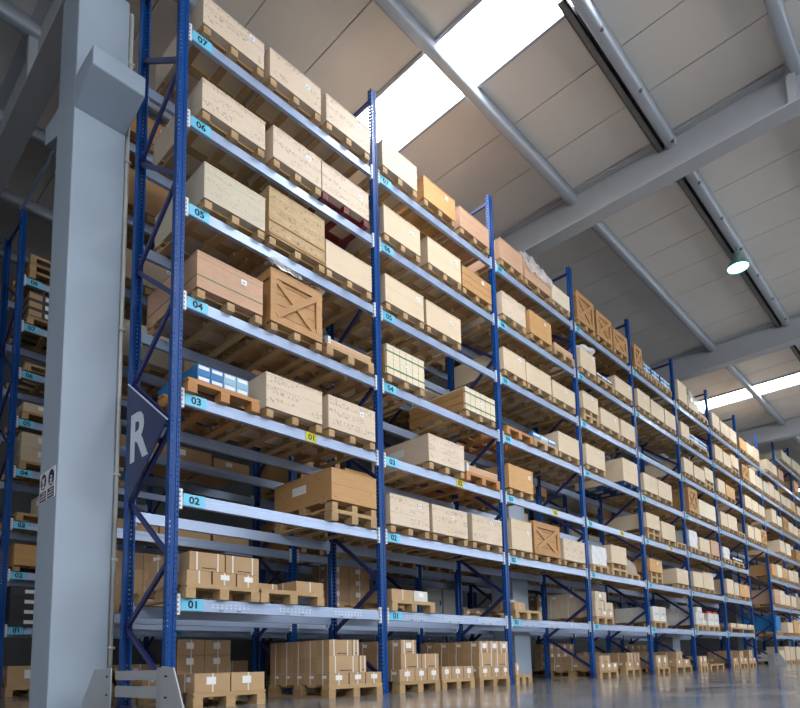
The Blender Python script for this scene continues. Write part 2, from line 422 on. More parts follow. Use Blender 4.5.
STACKS = [
 (0, 1, 0.111, 0.924, 0, [[0.129, [[0.121, 0.378], [0.394, 0.65], [0.664, 0.922]]], [0.184, [[0.146, 0.524], [0.535, 0.921]]]], 2),
 (0, 1, 0.94, 1.785, 0, [[0.12, [[1.401, 1.785]]]], 1),
 (0, 0, 0.202, 0.999, 0, [[0.182, [[0.219, 0.599], [0.61, 0.997]]]], 3),
 (0, 0, 1.84, 2.689, 0, [[0.137, [[1.856, 2.149], [2.165, 2.416], [2.428, 2.688]]], [0.198, [[1.858, 2.313], [2.321, 2.434]]], [0.189, [[1.86, 2.21], [2.218, 2.322]]]], 5),
 (1, 1, 2.89, 3.726, 0, [[0.14, [[2.895, 3.307], [3.315, 3.589]]]], 1),
 (1, 0, 2.993, 3.785, 0, [[0.155, [[3.007, 3.294], [3.301, 3.533], [3.541, 3.785]]], [0.197, [[3.04, 3.427], [3.434, 3.785]]], [0.179, [[3.046, 3.331]]]], 4),
 (1, 0, 3.825, 4.553, 0, [[0.168, [[3.836, 4.045], [4.052, 4.312], [4.321, 4.553]]]], 1),
 (1, 0, 4.674, 5.458, 0, [[0.149, [[4.688, 4.982], [4.99, 5.242], [5.25, 5.458]]], [0.204, [[4.698, 5.078], [5.085, 5.458]]], [0.179, [[4.711, 4.956], [4.964, 5.216], [5.224, 5.458]]]], 4),
 (2, 1, 5.69, 6.487, 0, [[0.12, [[5.69, 6.014]]]], 1),
 (2, 0, 5.779, 6.238, 0.1, [[0.183, [[5.791, 5.907]]]], 1),
 (3, 1, 8.49, 9.274, 0, [[0.12, [[8.49, 8.734], [8.743, 9.008], [9.017, 9.274]]], [0.171, [[8.49, 8.868], [8.881, 9.268]]], [0.201, [[8.509, 8.997]]]], 3),
 (3, 0, 8.494, 9.298, 0, [[0.143, [[8.514, 8.771], [8.78, 9.05], [9.059, 9.298]]], [0.141, [[8.534, 8.983]]]], 3),
 (3, 0, 10.322, 11.11, 0.3, [[0.139, [[10.355, 10.808], [10.834, 11.11]]], [0.202, [[10.443, 10.752], [10.779, 11.11]]]], 3),
 (4, 1, 11.29, 12.054, 0, [[0.14, [[11.29, 11.643], [11.655, 12.054]]], [0.193, [[11.29, 11.67], [11.682, 12.054]]]], 2),
 (4, 0, 11.29, 12.02, 0, [[0.263, [[11.29, 11.599], [11.628, 11.957]]]], 2),
 (4, 0, 12.669, 13.76, 0.1, [[0.159, [[12.732, 13.198], [13.233, 13.686]]], [0.192, [[12.766, 13.165]]]], 2),
 (5, 1, 14.09, 14.867, 0, [[0.12, [[14.09, 14.456], [14.471, 14.867]]], [0.189, [[14.09, 14.711]]], [0.151, [[14.181, 14.563]]]], 2),
 (5, 1, 14.963, 15.918, 0, [[0.12, [[15.007, 15.469], [15.485, 15.918]]], [0.208, [[15.038, 15.5], [15.517, 15.918]]]], 2),
 (5, 0, 14.09, 14.657, 0, [[0.228, [[14.09, 14.314], [14.344, 14.654]]]], 2),
 (5, 0, 14.855, 15.99, 0, [], 1),
 (6, 1, 16.928, 19.376, 0, [[0.12, [[16.989, 17.504], [17.604, 18.644], [18.731, 19.367]]]], 2),
 (6, 0, 16.89, 17.391, 0, [[0.146, [[16.92, 17.391]]]], 2),
 (6, 0, 17.49, 18.314, 0, [[0.139, [[17.545, 17.931], [17.951, 18.314]]], [0.207, [[17.588, 17.933]]]], 2),
 (6, 0, 18.475, 19.25, 0, [[0.128, [[18.522, 18.894], [18.916, 19.25]]], [0.246, [[18.563, 18.936]]]], 2),
]
LEVELS = [0, 0.985, 2.013, 3.04, 4.071, 5.101, 6.115, 7.142]

# ---------------------------------------------------------------- the hall
ROOF = 9.35
X0, X1, Y0, Y1 = -15.0, 46.0, -15.0, 11.0
struct(MB().box(X0, X1, Y0, Y1, -.2, 0, 'polished_concrete').build('floor'))
b = MB().box(X0, X1, Y1, Y1+.25, 0, ROOF+.3, 'wall_paint'); struct(b.build('wall_back'))
b = MB().box(X1, X1+.25, Y0, Y1, 0, ROOF+.3, 'wall_paint'); struct(b.build('wall_far'))
b = MB().box(X0-.25, X0, -9.0, Y1, 0, ROOF+.3, 'wall_paint').box(X0-.25, X0, Y0, -9.0, 0, 4.0, 'wall_paint'); struct(b.build('wall_side_light_block'))  # unseen wall, added to keep side daylight out of the racks
b = MB().box(X0-.25, X1+.25, Y0-.25, Y0, 0, 4.0, 'wall_paint'); struct(b.build('wall_front_light_block'))  # unseen low wall behind the camera, added so daylight enters only from higher up
SKY = [(-12.75, -11.75), (3.5, 4.5), (19.75, 20.75), (36.0, 37.0)]
SKY_END = 1.5
roof = MB(); g = .008
edges = [X0]
def run(a, c):
    n = max(1, round((c-a))); return [a+(c-a)*i/n for i in range(n+1)]
segs = []; prev = X0
for a, c in SKY:
    e = run(prev, a); segs += [(e[i], e[i+1]) for i in range(len(e)-1)]; prev = c
e = run(prev, X1); segs += [(e[i], e[i+1]) for i in range(len(e)-1)]
for a, c in segs: roof.box(a+g, c-g, Y0, Y1, ROOF, ROOF+.08, 'roof_panel')
for a, c in SKY: roof.box(a+g, c-g, SKY_END, Y1, ROOF, ROOF+.08, 'roof_panel')
roof.box(X0, X1, Y0, Y1, ROOF+.10, ROOF+.16, 'panel_joint')
struct(roof.build('ceiling'))
for i, (a, c) in enumerate(SKY):
    w = MB().box(a+.02, c-.02, Y0, SKY_END-.02, ROOF+.03, ROOF+.06, 'skylight_panel').build('window_%d' % (i+1)); struct(w, 'translucent white rooflight strip between ceiling panels')
    f = MB()
    for q in (a, c): f.box(q-.025, q+.025, Y0, SKY_END, ROOF-.05, ROOF+.005, 'purlin_steel')
    struct(f.build('window_frame', w))
# purlins
PUR = [-.52+1.88*k for k in range(-10, 6)]
BX = [-.66+8.23*k for k in range(-1, 6)]
prof = [(-.075,.2),(-.085,.035),(-.075,.01),(-.05,0),(.05,0),(.075,.01),(.085,.035),(.075,.2)]
for y in PUR:
    o = MB().prism([(y+a, ROOF-.2+b_) for a, b_ in prof], 0, X0, X1, 'purlin_steel').build('roof_purlin'); struct(o)
for y in (PUR[9], PUR[5]):   # cable trays run along two of the purlins
    t = MB().box(4.2, X1, y+.13, y+.24, ROOF-.16, ROOF-.13, 'tray_dark').box(4.2, X1, y+.13, y+.145, ROOF-.16, ROOF-.05, 'tray_dark').box(4.2, X1, y+.225, y+.24, ROOF-.16, ROOF-.05, 'tray_dark')
    t = struct(t.build('cable_tray'))
    x = 4.9
    h = MB()
    while x < 30:
        h.tube((x, y-.06, ROOF-.22), (x, y-.06, ROOF-.17), .028, 'tray_dark', 8); x += 1.32
    h.build('tray_hook', t)
# rafters across the hall
def rafter(x, zb, y0, y1):
    z1 = ROOF-.02
    m = MB()
    m.box(x-.02, x+.30, y0, y1, zb, zb+.035, 'roof_steel')
    m.box(x+.11, x+.16, y0, y1, zb+.035, z1-.03, 'roof_steel')
    m.box(x-.02, x+.30, y0, y1, z1-.03, z1, 'roof_steel')
    o = struct(m.build('roof_rafter'))
    s = MB(); y = -4.2-3.76*4
    while y < y1:
        if y > y0 + .1: s.box(x, x+.11, y-.06, y+.06, zb+.035, z1-.03, 'roof_steel').box(x+.16, x+.28, y-.06, y+.06, zb+.035, z1-.03, 'roof_steel')
        y += 3.76*2
    s.build('stiffener', o)
    return o
for k, x in enumerate(BX):
    if abs(x+.66) < .1:
        rafter(x, 8.39, 1.2, Y1); rafter(x, 8.65, Y0, 1.2)
    else: rafter(x, 8.65, Y0, Y1)
# crane-bracket columns stand in the gap between the two back-to-back racks
CP = [(1.22, 0), (1.22, 6.60), (.70, 6.75), (.70, 6.98), (1.22, 7.0), (1.22, 8.39), (1.80, 8.39), (1.80, 7.0), (2.27, 7.04), (2.27, 6.8), (1.80, 6.62), (1.80, 0)]
SP = [(1.22, 0), (1.22, 8.65), (1.72, 8.65), (1.72, 0)]
for k, x in enumerate(BX):
    if k == 0: continue
    near = abs(x+.66) < .1
    m = MB()
    if near:
        m.box(x, x+.56, 1.22, 1.80, 0, 8.39, 'paint_grey')
        m.prism([(1.22, 6.60), (.70, 6.75), (.70, 6.98), (1.22, 7.0)], 0, x, x+.56, 'paint_grey')
        m.prism([(1.80, 7.0), (2.27, 7.04), (2.27, 6.8), (1.80, 6.62)], 0, x, x+.56, 'paint_grey')
    else:
        m.box(x, x+.56, 1.22, 1.72, 0, 8.65, 'paint_grey')
    c = struct(m.build('column'), 'tall pale grey square column with crane brackets beside the R sign' if near else None)
    if near:
        bv = c.modifiers.new('edge', 'BEVEL'); bv.width = .012; bv.segments = 2; bv.limit_method = 'ANGLE'
        p = MB().tube((x+.60, 1.27, 0.0), (x+.60, 1.27, 8.3), .028, 'pipe_white', 10)
        for z in (.6, 1.55, 2.5, 4.2, 6.3, 7.6): p.box(x+.56, x+.64, 1.235, 1.305, z, z+.03, 'pipe_white')
        p.build('conduit', c)
        # helmet and mask safety notice on the side face
        xs = x-.006
        n = MB().box(xs, x-.001, 1.27, 1.76, 2.17, 2.50, 'sticker_white')
        for yc, kind in ((1.39, 0), (1.64, 1)):
            n.tube((xs-.002, yc, 2.395), (xs-.0005, yc, 2.395), .088, 'ink_dark_blue', 28)
            n.box(xs-.002, xs-.0005, yc-.098, yc+.098, 2.18, 2.285, 'ink_dark_blue')
            for r in (2.205, 2.235, 2.262): n.box(xs-.003, xs-.002, yc-.08, yc+.08-.05*(r > 2.25), r-.006, r+.006, 'sticker_white')
            n.tube((xs-.003, yc, 2.385), (xs-.002, yc, 2.385), .036, 'sticker_white', 20)
            n.box(xs-.003, xs-.002, yc-.04, yc+.04, 2.325, 2.345, 'sticker_white')
            if kind == 0: n.box(xs-.004, xs-.003, yc-.034, yc+.034, 2.385, 2.398, 'ink_dark_blue')
            else: n.box(xs-.004, xs-.003, yc-.02, yc+.02, 2.362, 2.378, 'ink_dark_blue'); n.box(xs-.003, xs-.002, yc-.05, yc+.05, 2.42, 2.432, 'sticker_white')
        n.build('safety_notice', c, label='white notice with two round dark blue pictograms')
        y0 = 2.0
# high-bay lamp
def high_bay(x, y, z, label):
    t = thing('high_bay_lamp', label, 'lamp', (x, y, z), 'hall lamps under the roof')
    MB().lathe([(.212,0),(.206,.05),(.17,.13),(.12,.19),(.09,.21),(.09,.33),(.06,.36),(.001,.36)], (0,0,0), 'lamp_green').build('reflector', t)
    MB().lathe([(.20,.012),(.10,.0),(.001,-.004)], (0,0,0), 'lamp_light').build('lens', t)
    MB().tube((0,0,.36), (0,0,ROOF-.2-z), .012, 'tray_dark', 8).build('hanger', t)
high_bay(11.36, PUR[9]+.0, 8.66, 'round greenish lit high-bay lamp hanging from roof purlin')

# ---------------------------------------------------------------- racks
BAY = 2.8; DEP = 1.05; FTOP = 8.44
def upright_mb(h):
    m = MB(); w = .05; d = .07
    pr = [(-w, d), (-w, 0), (-.017, 0), (-.012, .008), (.012, .008), (.017, 0), (w, 0), (w, d), (w-.02, d), (w-.02, d-.003), (w-.003, d-.003), (w-.003, .003), (.02, .003), (.014, .011), (-.014, .011), (-.02, .003), (-w+.003, .003), (-w+.003, d-.003), (-w+.02, d-.003), (-w+.02, d)]
    m.prism(pr, 2, 0, h, 'upright_blue'); return m
def frame(x, y, rack, h=FTOP, face=-1):
    f = thing0('upright_frame', rack, (x, y, 0))
    k = ('up', h)
    a = place(cached(k, lambda: upright_mb(h), 'upright'), 'upright', f)
    c = place(CACHE[k], 'upright', f, (0, DEP, 0)); c.rotation_euler = (0, 0, math.pi)
    for yy in (.035, DEP-.035):
        place(cached('foot', lambda: MB().box(-.062, .062, -.07, .07, 0, .008, 'brace_navy').box(-.054, -.05, -.04, .04, .008, .1, 'brace_navy').box(.05, .054, -.04, .04, .008, .1, 'brace_navy'), 'foot_plate'), 'foot_plate', f, (0, yy, 0))
    def brace(p, q):
        place(cached(('br', p, q), lambda: MB().bar(p, q, .032, .05, 'brace_navy'), 'brace'), 'brace', f)
    ya, yb = .045, DEP-.045
    z = .14; n = 0
    side = 0
    nodes = [.14]; zz = .81
    # zigzag between front and rear uprights
    pts = [(0, ya, .2)]
    k = 0
    while True:
        zr = .81+1.34*k
        if zr > h-.5: break
        pts.append((0, yb, zr))
        if zr+.67 > h-.35: break
        pts.append((0, ya, zr+.62)); k += 1
    for i in range(len(pts)-1): brace(pts[i], pts[i+1])
    brace((0, ya, h-.12), (0, yb, h-.12))
    return f
def thing0(name, parent, loc):
    o = bpy.data.objects.new(name, None); col.objects.link(o); o.location = loc; o.parent = parent; o.empty_display_size = .1
    return o
def beam_mb(L, perf):
    m = MB()
    prof = [(0, -.06), (0, .012), (.008, .02), (.008, .06), (.05, .06), (.05, -.06)]
    m.prism(prof, 0, .05, L-.05, 'beam_steel')
    if perf:
        for cx in (.62, 1.42, 2.2):
            for i in range(9):
                for r in range(2): m.box(cx-.2+i*.05, cx-.2+i*.05+.022, -.0015, .0005, -.022+r*.03, -.008+r*.03, 'connector_white')
            for q in (-.1, .1): m.box(cx+q-.025, cx+q+.025, -.0015, .0005, -.047, -.04, 'ink_black')
    return m
def conn_mb():
    m = MB().box(-.014, .018, -.012, -.004, -.10, .10, 'connector_white').box(-.006, .018, -.004, .03, -.10, .10, 'connector_white')
    for i in range(4): m.box(-.012, -.002, -.0135, -.0115, -.08+.045*i, -.062+.045*i, 'ink_black')
    return m
def label_mb(body, plate='plate_cyan', w=.225, h=.115):
    m = MB().box(-w/2, w/2, -.005, 0, -h/2, h/2, plate)
    add_text(m, body, h*.66, (0, -.0062, 0), (1, 0, 0), (0, 0, 1), 'ink_black', 1.12); return m
def beam(x, L, y, z, rack, lev=None, num=None, perf=False, flip=False, stuff=False):
    b_ = place(cached(('beam', round(L, 3), perf), lambda: beam_mb(L, perf), 'beam'), 'beam', rack, (x, y+.008, z))
    if flip: b_.rotation_euler = (0, 0, math.pi); b_.location = (x+L, y-.008, z)
    for q in (.066, L-.066): place(cached('conn', conn_mb, 'connector'), 'connector', b_, (q, 0, 0))
    if lev: place(cached(('lab', lev), lambda: label_mb(lev), 'level_label'), 'level_label', b_, (.21, 0, .003), 'light blue plate reading '+lev)
    if num: place(cached(('num', num), lambda: label_mb(num, 'plate_yellow', .16, .11), 'bay_label'), 'bay_label', b_, (1.66, 0, 0), 'yellow plate reading '+num)
    return b_
rack1 = thing('pallet_rack', 'tall blue and grey pallet rack beside the R sign, seven bays long', 'pallet rack')
for i in range(8): frame(i*BAY, 0, rack1)
for i in range(7):
    for l in range(1, 8):
        beam(i*BAY, BAY, 0, LEVELS[l], rack1, '%02d' % l, '%02d' % (i+1) if l == 3 else None, l == 1)
        beam(i*BAY, BAY, DEP, LEVELS[l], rack1, flip=True)
rack2 = thing('pallet_rack', 'distant blue pallet rack past the floor-level passage, with taller far posts', 'pallet rack')
FX = [22.25, 24.8, 27.5, 30.2]
L8 = LEVELS + [LEVELS[7]+1.02]
for i, x in enumerate(FX): frame(x, 0, rack2, 8.44 if i == 0 else 9.2)
for l in range(4, 8):
    beam(19.606, FX[0]-19.606, 0, LEVELS[l], rack2, '%02d' % l); beam(19.606, FX[0]-19.606, DEP, LEVELS[l], rack2, flip=True)
for i in range(3):
    for l in range(1, 9):
        if l == 8 and i == 0: continue
        beam(FX[i], FX[i+1]-FX[i], 0, L8[l], rack2, '%02d' % l); beam(FX[i], FX[i+1]-FX[i], DEP, L8[l], rack2, flip=True)
rack3 = thing('pallet_rack', 'shaded blue pallet rack back-to-back behind the R-sign rack', 'pallet rack')
RY = 1.9
for i in range(8): frame(i*BAY, RY, rack3)
for i in range(7):
    for l in range(1, 8):
        beam(i*BAY, BAY, RY, LEVELS[l], rack3); 
        if l < 4: beam(i*BAY, BAY, RY+DEP, LEVELS[l], rack3, flip=True)
rack4 = thing('pallet_rack', 'dim pallet rack left of the grey column with tags up to 08', 'pallet rack')
AY = 6.0; ALEV = [0, 1.06, 1.97, 2.82, 3.72, 4.59, 5.45, 6.31, 7.16]
for i in range(6): frame(.04+i*BAY, AY, rack4)
for i in range(5):
    for l in range(1, 9):
        if i > 0 and l > 3: continue
        beam(.04+i*BAY, BAY, AY, ALEV[l], rack4, '%02d' % l, None, l == 1)
        if i == 0 or l < 3: beam(.04+i*BAY, BAY, AY+DEP, ALEV[l], rack4, flip=True)
t = MB().box(-.02, .02, RY+DEP-.05, AY+.08, FTOP+.004, FTOP+.012, 'beam_steel').box(-.02, -.014, RY+DEP-.05, AY+.08, FTOP+.012, FTOP+.06, 'beam_steel').box(.014, .02, RY+DEP-.05, AY+.08, FTOP+.012, FTOP+.06, 'beam_steel').build('top_tie')
tag(t, 'thin grey steel channel tying the rack tops together across the aisle', 'tie bar')
# the R sign
s = MB()
s.prism([(.98, 3.46), (.03, 2.78), (.90, 2.12)], 0, -.078, -.066, 'sign_navy')
s.bar((-.072, .98, 3.465), (-.072, .025, 2.783), .016, .012, 'sign_letter')
add_text(s, 'R', .53, (-.0805, .64, 2.80), (0, -1, 0), (0, 0, 1), 'sign_letter', 1.0)
tag(s.build('row_sign'), 'dark navy triangular sign with a white letter R', 'sign')
# end protectors
def guard(x, y0, y1, s, label):
    g_ = thing('rack_guard', label, 'rack guard', (x, 0, 0), 'steel rack end guards')
    def plate(ys, d, strip):
        m = MB(); a = ys+d*strip; f = a+d*(.71-strip); t_ = a+d*(.41-strip if strip < .1 else .21)
        if strip > .1: f = a+d*.40
        m.prism([(a, 0), (f, 0), (f, .05), (t_, .385), (a, .40)], 0, 0, .012, 'guard_grey')
        m.box(.012, .14, min(a, f), max(a, f), 0, .012, 'guard_grey')
        if strip > .1: m.poly([(.05, ys, 0), (.0, a, 0), (.0, a, .39), (.05, ys, .39), (.062, ys, 0), (.012, a, 0), (.012, a, .39), (.062, ys, .39)], [(0,1,2,3),(7,6,5,4),(0,4,5,1),(3,2,6,7),(0,3,7,4),(1,5,6,2)], 'guard_grey')
        for z in (.14, .31): m.box(-.002, .0005, min(a+d*.06, a+d*.11), max(a+d*.06, a+d*.11), z, z+.016, 'rubber_black')
        m.build('end_plate', g_)
    plate(y1, 1, .0); plate(y0, -1, .19)
    for z, h in ((.13, .10), (.285, .085)): MB().box(.05, .09, y0, y1+.02, z, z+h, 'guard_grey').build('rail', g_)
guard(-.36, -.40, .45, 1, 'grey steel end guard on the floor below the R sign')
guard(21.92, .25, .75, 1, 'small grey end guard at the far floor passage')

# ---------------------------------------------------------------- goods
def bays(i):
    return ORD[i]+' bay from R sign'
def skid_mb(d, w=.10, mat='pallet_timber', top=.10):
    m = MB()
    for y in (0, d/2-.07, d-.14): m.box(-w/2, w/2, y, y+.14, .022, top, mat)
    m.box(-w/2, w/2, .002, d-.002, 0, .022, mat); return m
def base(parent, w, d, mat, z=0.0, simple_=False):
    for i, x in enumerate((.05, w/2, w-.05)):
        place(cached(('skidc', d, mat), lambda: skid_mb(d, .085, mat, .084), 'skid'), 'skid', parent, (x, 0, z))
    wr = round(w, 2)
    for y in (0.0, d/2-.16, d-.32):
        place(cached(('bb', wr, mat), lambda: MB().box(.0, wr-.002, .10, .22, .0845, .106, mat), 'bearer_board'), 'bearer_board', parent, (0, y, z))
CR_D = 1.17
LOOK = dict(ply='pale plywood crate', plyg='greyish plywood crate', plyp='pinkish plywood crate', plyo='orange-tan plywood crate', plyw='whitish plywood crate',
    plk='plank-sided timber crate', old='worn flaking plywood crate', kno='knotty brown timber crate', sla='pale crate with green straps', X='timber crate with crossed front braces')
PM = dict(ply='ply_plain', plyg='ply_grey', plyp='ply_pink', plyo='ply_orange', plyw='ply_white', plk='ply_knotty', old='ply_old', kno='ply_knotty', sla='ply_white', X='crate_timber')
def crate(x, y, z, w, h, kind, opts, label, group, d=CR_D, pm='pallet_timber'):
    t = thing('shipping_crate', label, 'crate', (x, y, z), group)
    zb = 0.0
    if 'D' in opts:
        pal_children(t, w, d, 'pallet_timber'); zb = .144
    if 'R' in opts: pm = 'pallet_red'
    if 'B' in opts: pm = 'pallet_blue'
    mat = PM[kind]
    if kind == 'ply' and 's' in opts: mat = 'ply_stencilled'
    base(t, w, d, pm, zb)
    z0 = zb+.1065; H = h-z0
    if H < .1: H = .1
    body = MB()
    th = .016
    body.box(0, w, 0, d, 0, H-th, mat) if kind != 'X' else body.box(.03, w-.03, .03, d-.03, 0, H-th, mat)
    if kind == 'plk' or kind == 'X':
        n = max(3, int(H/.12)); 
        for i in range(1, n): body.box(-.0 if kind != 'X' else .028, (w if kind != 'X' else w-.028), -.001 if kind != 'X' else .0285, .002 if kind != 'X' else .032, (H-th)*i/n-.003, (H-th)*i/n+.003, 'panel_joint')
    if kind == 'sla':
        sd = MB()
        for q in range(3): sd.box(-.012, 0, .03, d, (H-th)*q/3+.004, (H-th)*(q+1)/3-.004, 'crate_timber')
        sd.build('side_planks', t, (0, 0, z0), 'brown timber side planks')
    bo = body.build('crate_body', t, (0, 0, z0))
    MB().box(-.004, w+.004, -.004, d+.004, H-th, H, mat).build('lid', t, (0, 0, z0))
    if kind == 'X':
        f = MB(); bw = .085
        for a in (0, w-bw): f.box(a, a+bw, 0, .03, 0, H-th, mat).box(a, a+bw, d-.03, d, 0, H-th, mat)
        for a in (0, H-th-bw): f.box(bw, w-bw, 0, .03, a, a+bw, mat).box(0, .03, .03, d-.03, a, a+bw, mat).box(w-.03, w, .03, d-.03, a, a+bw, mat)
        f.box(0, .03, d/2-.05, d/2+.05, bw, H-th-bw, mat)
        f.build('frame_boards', t, (0, 0, z0))
        Z = H-th-bw
        MB().bar((bw, .009, bw), (w-bw, .009, Z), .03, .07, mat).build('cross_brace', t, (0, 0, z0))
        MB().bar((bw, .018, Z), (w-bw, .018, bw), .02, .07, mat).build('cross_brace', t, (0, 0, z0))
    if kind == 'sla':
        for q in (.2, .75):
            MB().box(-.003, w+.003, -.006, d+.003, H*q, H*q+.016, 'strap_green').build('strap', t, (0, 0, z0), 'thin green strap')
        sl = MB()
        n = 6
        for i in range(1, n): sl.box(w*i/n-.002, w*i/n+.002, -.001, .002, 0, H-th, 'panel_joint')
        sl.build('slat_joint', t, (0, 0, z0))
    if 'g' in opts:
        MB().box(-.003, w+.003, -.004, d+.003, H*.32, H*.32+.012, 'strap_green').build('strap', t, (0, 0, z0), 'thin green strap')
    if kind == 'old':
        MB().box(-.002, w+.002, -.012, .004, H*.30, H*.30+.02, 'ply_knotty').box(0, w, -.01, .004, .02, .05, 'crate_timber').build('patch_board', t, (0, 0, z0), 'darker splintered board')
    if 'l' in opts:
        MB().box(-.004, -.0005, d*.42, d*.66, H*.45, H*.72, 'sticker_white').build('side_sticker', t, (0, 0, z0), 'white paper sheet')
    r = random.Random(int(x*1000)+int(z*77))
    if kind in ('ply', 'plyp', 'plk', 'kno', 'sla', 'plyo') and r.random() < .75:
        sx = w*r.uniform(.55, .85) if kind != 'sla' else w*.5; sz = H*(r.uniform(.6, .85) if kind != 'sla' else .45)
        s_ = MB().box(sx-.035, sx+.035, -.0065, -.0045, sz-.03, sz+.03, 'sticker_white').box(sx-.02, sx+.015, -.0075, -.0065, sz-.012, sz+.006, 'ink_pale_blue')
        s_.build('sticker', t, (0, 0, z0), 'small white label')
    if 'F' in opts or 'H' in opts: film(t, w, H, d, (0, 0, z0), r, 'H' in opts)
    if 'W' in opts: bundle(t, w, d, (0, 0, z0+H), r)
    return t
def film(t, w, H, d, loc, r, big=False):      # loose film thrown over the crate and hanging down its front and side
    nx, ny = 14, 18; m = MB(); L = (.75 if big else .16)*H; tot = d+2*L*.6
    pts = []
    for j in range(ny+1):
        s = -L*(1 if big else .5)+(d*.8+L)*j/ny
        for i in range(nx+1):
            u = -L*.4+(w+L*.6)*i/nx
            px = min(max(u, -.006), w+.006); py = max(s, -.02); pz = H+.02+r.uniform(0, .09 if big else .05)
            if u < -.02: pz -= (-.02-u); px -= 0 if big else r.uniform(0, .02)
            if u > w+.02: pz -= (u-w-.02); px += 0 if big else r.uniform(0, .02)
            if s < -.02: pz -= (-.02-s); py -= r.uniform(.0, .035)
            pts.append((px, py, pz+(.12*math.sin(3.1*px/w+1)*max(0, 1-abs(py-.3)) if s > -.02 else 0)))
    m.poly(pts, [(j*(nx+1)+i, j*(nx+1)+i+1, (j+1)*(nx+1)+i+1, (j+1)*(nx+1)+i) for j in range(ny) for i in range(nx)], 'plastic_sheet' if big else 'plastic_film')
    o = m.build('plastic_film', t, loc, 'loose clear plastic film')
    for p in o.data.polygons: p.use_smooth = True
def bundle(t, w, d, loc, r):       # crumpled white plastic lying on the lid
    m = MB()
    for cx, cy, R in ((.45*w, .12, .13), (.75*w, .06, .12), (.25*w, .2, .11)):
        n = 14; prof = [(R*math.sin(math.pi*k/8)*(1+.15*math.sin(5*k)), R*(.75-.75*math.cos(math.pi*k/8))) for k in range(9)]
        prof = [(max(.001, a), b_) for a, b_ in prof]; m.lathe(prof, (cx, cy, 0), 'foil_white', n)
    o = m.build('plastic_bundle', t, loc, 'crumpled white plastic')
    for p in o.data.polygons: p.use_smooth = True
def deck_mb(w, d, mat):
    m = MB()
    for i in range(5): m.box(0, w, (d-.13)*i/4, (d-.13)*i/4+.13, .122, .144, mat)
    for y in (0, d/2-.07, d-.14): m.box(.01, w-.01, y, y+.14, .10, .122, mat)
    return m
def pal_children(t, w, d, mat):
    place(cached(('deck', round(w, 2), d, mat), lambda: deck_mb(round(w, 2), d, mat), 'deck'), 'deck', t)
    for x in (.05, w/2, w-.05): place(cached(('skid', d, mat), lambda: skid_mb(d, .1, mat), 'skid'), 'skid', t, (x, 0, 0))
def pallet(x, y, z, w, label, group, d=1.2, mat='pallet_timber'):
    t = thing('wooden_pallet', label, 'pallet', (x, y, z), group); pal_children(t, w, d, mat); return t
def carton_box(x, y, z, w, d, h, label, group, mat='carton_brown', straps=2, sticker=False, ink=False):
    t = tag(MB().box(0, w, 0, d, 0, h-.003, mat).build('carton', None, (x, y, z)), label, 'box', group)
    if straps:
        m = MB()
        for q in ((.2, .8) if straps == 2 else (.5,)): m.box(w*q-.008, w*q+.008, -.0025, d+.001, .0, h-.0015, 'strap_white')
        m.build('strap', t, label='white strap')
        m = MB().box(-.0025, .001, d*.5-.008, d*.5+.008, 0, h-.004, 'strap_white'); m.build('strap', t, label='white strap')
    if sticker:
        MB().box(w*.32, w*.32+min(.1, w*.4), -.004, -.0015, h*.4, h*.8, 'sticker_white').build('sticker', t, label='white paper label')
        MB().box(-.004, -.0015, d*.2, d*.2+.08, h*.55, h*.8, 'sticker_white').build('sticker', t, label='white paper label')
    if ink: MB().box(w*.35, w*.75, -.0015, .0005, h*.12, h*.17, 'ink_black').build('printed_line', t, label='dark printed line')
    return t
BLUE_SPLIT = {}
def small_boxes(x, y, z, w, h, mats, where, group, d, n=3, rows=2):
    bw = w/n; hh = h/rows
    for k in range(rows):
        for i in range(n):
            mt = mats[i % len(mats)]
            lab = '%s box, %s layer, %s along, %s' % ({'box_blue': 'blue', 'box_light_blue': 'blue-white', 'box_navy': 'navy', 'sticker_white': 'white'}[mt], ['bottom', 'top'][k], ORD[i], where)
            t = tag(MB().box(0, bw-.006, 0, d, 0, hh-.003, mt).build('carton', None, (x+i*bw, y, z+.0015+k*hh)), lab, 'box', group)
            MB().box(.012, bw-.02, -.002, .001, hh*.55, hh*.85, 'sticker_white' if mt != 'sticker_white' else 'box_blue').build('printed_band', t)
def wrapped(x, y, z, w, h, d, label, group, mat='foil_white', round_=False):
    """a pallet load bound in white sheet: soft box with creases, own pallet under it"""
    r = random.Random(int(x*100)); n = 8; m = MB()
    pts = []; fs = []; N = 4*n
    for k in range(9):
        zz = h*k/8; s = 1.0 if not round_ else math.sqrt(max(.02, 1-(k/8)**2.4))
        for i in range(N):
            e = i // n; f_ = (i % n)/n
            px, py = [(f_, 0), (1, f_), (1-f_, 1), (0, 1-f_)][e]
            j = .012*math.sin(11*f_+3*e+k)+r.uniform(-.006, .006)
            pts.append((w/2+(px-.5)*(w-.04+j)*s, d/2+(py-.5)*(d-.04+j)*s, zz+r.uniform(-.004, .004)*(0 < k < 8)))
    for k in range(8):
        for i in range(N): fs.append((k*N+i, k*N+(i+1) % N, (k+1)*N+(i+1) % N, (k+1)*N+i))
    fs.append(tuple(range(8*N, 9*N))); fs.append(tuple(range(N))[::-1])
    m.poly(pts, fs, mat); return tag(m.build('wrapped_load', None, (x, y, z)), label, 'wrapped goods', group)

